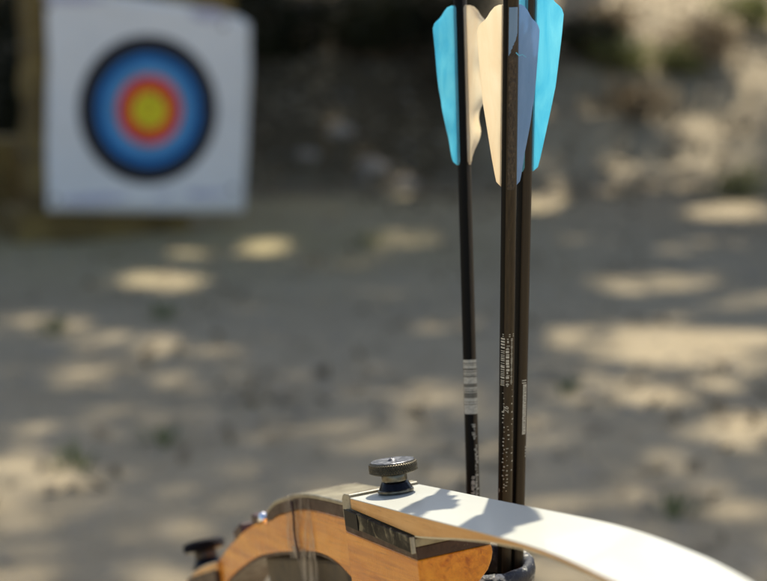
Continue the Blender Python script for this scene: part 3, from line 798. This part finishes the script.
        for (y0_, y1_, ac) in ((391, 413, 243), (416, 432, 245), (436, 487, 247), (424, 440, 280), (446, 489, 276), (388, 470, 318)):
            y_ = y0_
            while y_ < y1_:
                pp.append(patch(R(ac + random.uniform(-7, 7)), random.uniform(.08, .34), zpx(y_), pm * random.uniform(.4, 1.5))); y_ += random.uniform(1.6, 3.2) * (3 if ac > 300 else 1.7)
    elif print_kind == 'side':
        pp.append(patch(R(307), .62, zpx(408), pm * 50, .00004))
        for y_ in (379, 381.5): pp.append(patch(R(300), .7, zpx(y_), pm * 1.1))
        y_ = 386
        while y_ < 432: gp.append(patch(R(309), .26, zpx(y_), pm * random.choice((.5, .9)), .0001)); y_ += random.choice((1.8, 2.4, 3))
        for y_ in (446, 449, 452, 455): pp.append(patch(R(330), .22, zpx(y_), pm * 1.6))
    V, Fc = join(pp); mesh('printed_marking', V, Fc, M['print'], root)
    if gp: V, Fc = join(gp); mesh('barcode_lines', V, Fc, M['labelgrey'], root)
    return root

arrow('left arrow, thinnest looking, with cyan and crumpled cream vanes and a white barcode label', at(460.3, 10, .89), at(473, 490, .848), 6, 159, (203, 321, 82), ('cyan', 'creamvane', 'cyan'), (.0009, .004, 0), 'label', .87, r0=.0039, vh=.0148)
arrow('middle arrow with a cream vane, a slate blue vane and a torn third vane', at(511, 10, .782), at(505.2, 500, .812), 4.5, 182, (160, 35, 283), ('creamvane', 'slate', 'torn'), (.0001, .0004, 0), 'bars', .79, r0=.0041, vh=.0143)
arrow('right arrow behind the middle one, with a wide cyan vane and a narrow pale sticker', at(528, 10, .817), at(517.6, 500, .819), -14, 185, (4, 124, 240), ('cyan', 'slate', 'cyan'), (.0003, 0, 0), 'side', .81, r0=.0041, vh=.0152)

# ------------------------------------------------------------------ recurve bow
bow = empty('recurve_bow', B(-.1, .02, -.08), 'laminated orange wooden takedown recurve bow with white upper limb, knurled bolt on top', 'bow')

def sh_prism(poly, t0, t1): return prism([B(s, t0, h) for s, h in poly], [B(s, t1, h) for s, h in poly])
def band(top, bot, s0, s1, n, t0, t1):
    """strip between two tabulated curves, as rows across s"""
    rows = []
    for i in range(n + 1):
        s = s0 + (s1 - s0) * i / n
        a, b = smooth_tab(top, s), smooth_tab(bot, s)
        rows.append([B(s, t0, a), B(s, t1, a), B(s, t1, b), B(s, t0, b)])
    return loft(rows)
# profile of the riser (s along the bow, h up)
TOP = [(-.36, -.104), (-.33, -.092), (-.30, -.083), (-.272, -.078), (-.255, -.068), (-.231, -.0565), (-.20, -.044), (-.177, -.0375), (-.163, -.034), (-.157, -.030), (-.151, -.0225), (-.146, -.0200), (-.12, -.0138), (-.095, -.0085), (-.076, -.0065), (-.05, -.0055), (-.02, -.0052), (.0, -.0052)]
BOT = [(-.36, -.135), (-.33, -.128), (-.30, -.116), (-.265, -.0925), (-.235, -.0785), (-.204, -.0672), (-.185, -.0605), (-.161, -.0552), (-.13, -.0495), (-.105, -.0462), (-.075, -.0415), (-.056, -.0415), (-.04, -.0435), (-.025, -.0485), (-.01, -.055), (0, -.056)]
S0, S1 = -.345, -.0128
ti, to_ = .0045, BW - .004
cr = [(s, h - .0028) for s, h in TOP]; dk = [(s, h - .0095) for s, h in TOP]
# cream layer only on the upper part
V, Fc = band(TOP, cr, -.155, S1, 44, ti, to_); mesh('top_lamination', V, Fc, M['cream'], bow, smooth='auto', bevel=.0008)['label'] = 'speckled cream lamination along the top of the riser'
V, Fc = band([(s, h - .0028) if s > -.156 else (s, h) for s, h in TOP], dk, -.156, S1, 60, ti + .0002, to_ - .0002); mesh('dark_lamination', V, Fc, M['brown'], bow, smooth='auto')
V, Fc = band([(s, h - .0095 * sstep(-.162, -.155, s)) for s, h in TOP], BOT, S0, S1, 140, ti, to_); mesh('riser', V, Fc, M['orange'], bow, smooth='auto', bevel=.0012)
V, Fc = band([(s, h + .0001) for s, h in BOT], [(s, h - .0022) for s, h in BOT], -.30, -.02, 70, ti + .0015, to_ - .0015); mesh('belly_lamination', V, Fc, M['brown'], bow, smooth='auto')
# limb pocket block
blk = [(0, -.0200), (BW, -.0200), (BW + .0004, -.0270), (BW - .0008, -.0310), (BW - .0035, -.0355), (BW - .0085, -.0400), (.028, -.0440), (.018, -.0500), (.008, -.056), (0, -.058)]
rows = []
for s, dh in ((-.0125, 0), (.0785, -.0032)):
    rows.append([B(s, t, h + (dh if i < 2 else 0)) for i, (t, h) in enumerate(blk)])
V, Fc = loft(rows); mesh('limb_pocket', V, Fc, M['orange'], bow, bevel=.0009, seg=3)
V, Fc = sh_prism([(-.0125, -.0140), (.0782, -.0166), (.0782, -.0231), (-.0125, -.0199)], .0002, BW - .0002); mesh('pocket_lamination', V, Fc, M['brown'], bow, bevel=.0005)
V, Fc = sh_prism([(-.0125, -.0139), (-.0125, -.0020), (-.0105, .0004), (-.0080, .0016), (-.0020, .0016), (-.0012, .0010), (-.0012, -.0070), (.0784, -.0122), (.0784, -.0165)], 0, BW); mesh('pocket_lip', V, Fc, M['cream'], bow, bevel=.0007)['label'] = 'speckled cream lip curving up behind the limb butt'
# side plate
V, Fc = sh_prism([(-.0045, -.0064), (.0775, -.0112), (.0775, -.0194), (-.0045, -.0152)], -.0022, -.0002); pl = mesh('side_plate', V, Fc, M['plate'], bow, bevel=.0004)
pl['label'] = 'smudged black metal plate on the side of the limb pocket'
V, Fc = sh_prism([(.0768, -.0110), (.0781, -.0111), (.0781, -.0196), (.0768, -.0196)], -.0024, -.0001); mesh('plate_edge', V, Fc, M['steel'], pl, bevel=.0002)
V, Fc = sh_prism([(-.0050, -.0062), (.0125, -.0072), (.0125, -.0164), (-.0050, -.0154)], -.0027, -.00225); mesh('plate_tab', V, Fc, M['nock'], pl, bevel=.0002)

# near limb
HL = [(-.05, 0), (0, 0), (.10, .0004), (.15, .0010), (.19, .0012), (.217, .0002), (.241, -.0022), (.264, -.0050), (.285, -.0082), (.32, -.016), (.36, -.030), (.41, -.055), (.46, -.092), (.51, -.145), (.545, -.20)]
TK = [(0, .0068), (.08, .0116), (.10, .0096), (.125, .0070), (.153, .0046), (.186, .0030), (.25, .0027), (.54, .0022)]
WN = [(0, 0), (.25, 0), (.4, .006), (.545, .014)]
WF = [(0, BW), (.034, BW + .0012), (.10, BW + .0022), (.18, BW + .003), (.26, BW + .003), (.4, .036), (.545, .028)]
def limb_layer(o0, o1, s0, s1, n, inset=0):
    rows = []
    for i in range(n + 1):
        s = s0 + (s1 - s0) * i / n; h = smooth_tab(HL, s); tk = lerp_tab(TK, s)
        a = h - (o0 if o0 < .5 else tk - (1 - o0)); b = h - (o1 if o1 < .5 else tk - (1 - o1))
        t0 = lerp_tab(WN, s) + inset; t1 = lerp_tab(WF, s) - inset
        rows.append([B(s, t0, a), B(s, t1, a), B(s, t1, b), B(s, t0, b)])
    return loft(rows)
V, Fc = limb_layer(.0006, 1 - .0008, .0002, .545, 90); limb = mesh('limb', V, Fc, M['core'], bow, smooth='auto'); limb['label'] = 'upper limb, wood core tapering away from the bolt'
V, Fc = limb_layer(.0, .00062, .0, .545, 90, -.0001); mesh('limb_face', V, Fc, M['white'], limb, smooth='auto', bevel=.0002)['label'] = 'glossy white face of the upper limb'
V, Fc = limb_layer(1 - .00082, 1.0, .0786, .545, 80, -.0001); mesh('limb_backing', V, Fc, M['pale_edge'], limb, smooth='auto')
# limb tip
V, Fc = band([(.54, -.19), (.56, -.222), (.575, -.235), (.59, -.238)], [(.54, -.196), (.56, -.228), (.575, -.243), (.59, -.246)], .54, .59, 6, .013, .029); mesh('limb_tip', V, Fc, M['brown'], limb, smooth='auto')

# far limb
HF = [(-.78, -.50), (-.70, -.42), (-.62, -.325), (-.54, -.24), (-.46, -.172), (-.40, -.132), (-.36, -.108), (-.33, -.0945), (-.30, -.0845), (-.268, -.0765), (-.25, -.074)]
rows = []
for i in range(60):
    s = -.268 - i / 59 * .51; h = smooth_tab(HF, s); tk = .006 if s > -.33 else max(.003, .006 - (-.33 - s) * .05)
    w0 = .002 + max(0, -.45 - s) * .03; w1 = BW - w0
    rows.append([B(s, w0, h), B(s, w1, h), B(s, w1, h - tk), B(s, w0, h - tk)])
V, Fc = loft(rows); fl = mesh('limb', V, Fc, M['core'], bow, smooth='auto'); fl['label'] = 'lower limb, out of focus at the far left end'
rows = [[r[0] + nN * .0008 - BM * .0001, r[1] + nN * .0008 + BM * .0001, r[1] + nN * .0001 + BM * .0001, r[0] + nN * .0001 - BM * .0001] for r in rows]
V, Fc = loft(rows); mesh('limb_face', V, Fc, M['white'], fl, smooth='auto')
V, Fc = sh_prism([(-.345, -.1005), (-.27, -.082), (-.27, -.0925), (-.345, -.125)], .001, BW - .001); mesh('lower_pocket', V, Fc, M['brown'], bow, bevel=.001)

def bolt(s, t, h, label, k_=1.0, nrm=None, parent=None, dark=False):
    G = (lambda q: M['gunmetal'] if q != 'brass' else M['cradle']) if dark else (lambda q: M[q])
    c = B(s, t, h); n_ = nrm or nN
    a1_ = (BU - n_ * BU.dot(n_)).normalized(); a2_ = n_.cross(a1_); mm = .001 * k_
    V, Fc = lathe([(7.6 * mm, 0), (9.3 * mm, .2 * mm), (9.55 * mm, .9 * mm), (9.4 * mm, 1.7 * mm), (8.9 * mm, 2.1 * mm)], 64, base=c, ax=(a1_, a2_, n_))
    root = mesh('limb_bolt', V, Fc, G('brass'), parent, smooth='auto'); root['label'] = label
    V, Fc = lathe([(8.85 * mm, 1.9 * mm), (8.6 * mm, 2.6 * mm), (7.3 * mm, 5.2 * mm), (6.7 * mm, 6.2 * mm), (6.2 * mm, 6.5 * mm)], 64, base=c, ax=(a1_, a2_, n_)); mesh('cone', V, Fc, M['gunmetal'], root, smooth='auto')
    V, Fc = lathe([(6.6 * mm, 6.3 * mm), (6.75 * mm, 6.9 * mm), (6.75 * mm, 9.5 * mm), (6.4 * mm, 10.4 * mm)], 64, base=c, ax=(a1_, a2_, n_)); mesh('collar', V, Fc, G('brass'), root, smooth='auto')
    V, Fc = lathe([(6.4 * mm, 10.2 * mm), (11.2 * mm, 10.5 * mm), (12.1 * mm, 11.2 * mm), (12.1 * mm, 16.0 * mm), (11.6 * mm, 16.7 * mm), (0.3 * mm, 16.7 * mm)], 64, base=c, ax=(a1_, a2_, n_)); mesh('knob', V, Fc, G('knurl'), root, smooth='auto')
    # knurling: real diamond ridges
    rows = []; ns, nr = 336, 18; N_ = 28
    for j in range(nr + 1):
        z = 11.1 + 5.0 * j / nr; row = []
        for i in range(ns):
            a = 2 * math.pi * i / ns; ph = z * 2 * math.pi / 1.9
            d = (abs(math.sin((a * N_ * 2 + ph) / 2)) + abs(math.sin((a * N_ * 2 - ph) / 2))) * .5
            r_ = 12.0 + 1.0 * (1 - d) * (0 if j in (0, nr) else 1)
            row.append(c + a1_ * (math.cos(a) * r_ * mm) + a2_ * (math.sin(a) * r_ * mm) + n_ * (z * mm))
        rows.append(row)
    V, Fc = loft(rows, caps=False); mesh('knurled_grip', V, Fc, G('knurl'), root)
    V, Fc = lathe([(11.5 * mm, 16.72 * mm), (11.2 * mm, 16.95 * mm), (9.0 * mm, 16.8 * mm), (2.6 * mm, 16.85 * mm), (2.0 * mm, 17.5 * mm), (.9 * mm, 17.9 * mm), (.2 * mm, 17.4 * mm)], 64, base=c, ax=(a1_, a2_, n_)); mesh('knob_disc', V, Fc, G('disc'), root, smooth='auto')
    return root
bolt(.0105, .0232, .0001, 'knurled thumb bolt standing on the white limb', 1.05, parent=bow)
bolt(-.328, .014, -.0925, 'dark thumb bolt at the far end, out of focus', 1.25, nrm=(nN + BU * -.28).normalized(), parent=bow, dark=True)
# small screw and pads on the window of the riser
V, Fc = lathe([(.0038, 0), (.0040, .0015), (.0034, .0036), (.0022, .0052), (.0010, .0060), (.0002, .0062)], 32, base=B(-.174, .009, -.0362), ax=(BU, BM, nN)); mesh('screw', V, Fc, M['screw'], bow, smooth=True)
V, Fc = box(B(-.190, .017, -.0385), .007, .009, .0045, (BU, BM, nN)); mesh('arrow_rest', V, Fc, M['pad'], bow, bevel=.0015)
V, Fc = box(B(-.226, .017, -.052), .010, .010, .0055, ((BU + nN * .45).normalized(), BM, (nN - BU * .45).normalized())); mesh('grip_pad', V, Fc, M['pad'], bow, bevel=.0015)
# sheer wrap round the riser with a hanging tail
rows = []
for s in [(-.118 + .046 * i / 10) for i in range(11)]:
    a, b = smooth_tab(TOP, s) + .0008, smooth_tab(BOT, s) - .0035
    rows.append([B(s, ti - .0010, b), B(s, ti - .0010, a - .001), B(s, ti, a), B(s, to_, a), B(s, to_ + .001, a - .001), B(s, to_ + .001, b)])
V, Fc = loft(rows, caps=False); mesh('wrap_tape', V, Fc, M['tape'], bow)
rows = []
for i in range(9):
    f = i / 8; h0 = smooth_tab(BOT, -.095) + .002 - .035 * f
    rows.append([B(-.112 + .004 * f, ti - .0012 + .004 * math.sin(f * 3), h0), B(-.095 + .003 * f, ti - .0006 + .004 * math.sin(f * 3), h0), B(-.079 + .001 * f, ti - .0012 + .004 * math.sin(f * 3 + .5), h0)])
V, Fc = loft(rows, closed=False, caps=False); o = mesh('tape_tail', V, Fc, M['tape'], bow); sm = o.modifiers.new('s', 'SOLIDIFY'); sm.thickness = .0006
V, Fc = tube([B(-.1015, ti - .0016, smooth_tab(TOP, -.10) - .004 - .0045 * i + 0) + BU * (.0012 * math.sin(i)) for i in range(9)], [.0013, .0009, .0007, .0007, .0007, .0006, .0006, .0006, .0005], 6); mesh('cord_end', V, Fc, M['pad'], bow)
# string on the belly side
V, Fc = tube([B(.578, .021, -.244), B(.30, .021, -.290), B(-.1, .021, -.355), B(-.5, .021, -.424), B(-.765, .021, -.485)], .0014, 8); mesh('bowstring', V, Fc, M['string'], bow)

# stand carrying the bow
def SB(s, t, dz): return B(s, t, -.062) + Vector((0, 0, dz))
st = empty('bow_stand', Vector((B(-.13, .075, 0).x, B(-.13, .075, 0).y, 0)), 'rough timber post stand carrying the riser of the bow', 'stand')
c0 = B(-.115, .045, -.0637)
cu_ = (BU + nN * .12).normalized(); cn_ = BM.cross(cu_) * -1
V, Fc = box(c0, .072, .034, .0125, (cu_, BM, cn_)); mesh('cradle', V, Fc, M['cradle'], st, bevel=.004, seg=3)
V, Fc = box(c0 - nN * .0255, .020, .054, .0125, (BU, BM, nN)); mesh('crosspiece', V, Fc, M['timber'], st, bevel=.002)
pc = B(-.115, .078, -.103); gzz = H(pc.x, pc.y)
V, Fc = box((pc.x, pc.y, (pc.z - .006 + gzz) / 2), .018, .018, (pc.z - .006 - gzz) / 2); mesh('post', V, Fc, M['timber'], st, bevel=.002)
for a in (0, 90):
    d = Vector((math.cos(R(a + 30)), math.sin(R(a + 30)), 0)); e = Vector((-d.y, d.x, 0))
    V, Fc = box((pc.x, pc.y, gzz + .02 + (.036 if a else 0)), .19, .02, .0175, (d, e, Vector((0, 0, 1)))); mesh('foot', V, Fc, M['timber'], st, bevel=.002)

# ------------------------------------------------------------------ camera, light, world
cam = bpy.data.cameras.new('camera'); co = bpy.data.objects.new('camera', cam); C.objects.link(co)
co.location = CAM; co.rotation_euler = (math.pi / 2 - TH, 0, 0)
cam.sensor_width = 36; cam.lens = 36 * FPX / 767; cam.clip_start = .02; cam.clip_end = 900
cam.dof.use_dof = True; cam.dof.focus_distance = .795; cam.dof.aperture_fstop = 5.7; cam.dof.aperture_blades = 0
sc.camera = co
sun = bpy.data.lights.new('sun', 'SUN'); so = bpy.data.objects.new('sun', sun); C.objects.link(so)
so.rotation_euler = SUN.to_track_quat('Z', 'Y').to_euler(); so.location = (0, 0, 20)
sun.energy = 4.5; sun.angle = R(.8); sun.color = (1, .94, .80)
w = bpy.data.worlds.new('World'); sc.world = w; w.use_nodes = True; nt = w.node_tree
sky = nt.nodes.new('ShaderNodeTexSky'); sky.sky_type = 'NISHITA'; sky.sun_disc = False
sky.sun_elevation = math.asin(SUN.z); sky.sun_rotation = math.atan2(SUN.x, SUN.y); sky.dust_density = 2.0; sky.ozone_density = 0.7
bg = nt.nodes['Background']; bg.inputs[1].default_value = .125; nt.links.new(sky.outputs[0], bg.inputs[0])
sc.view_settings.view_transform = 'Standard'; sc.view_settings.look = 'None'; sc.view_settings.gamma = 1; sc.view_settings.exposure = 0.6
sc.view_settings.use_curve_mapping = False
sc.render.engine = 'CYCLES'; sc.cycles.use_denoising = True
sc.cycles.max_bounces = 8; sc.cycles.transparent_max_bounces = 8
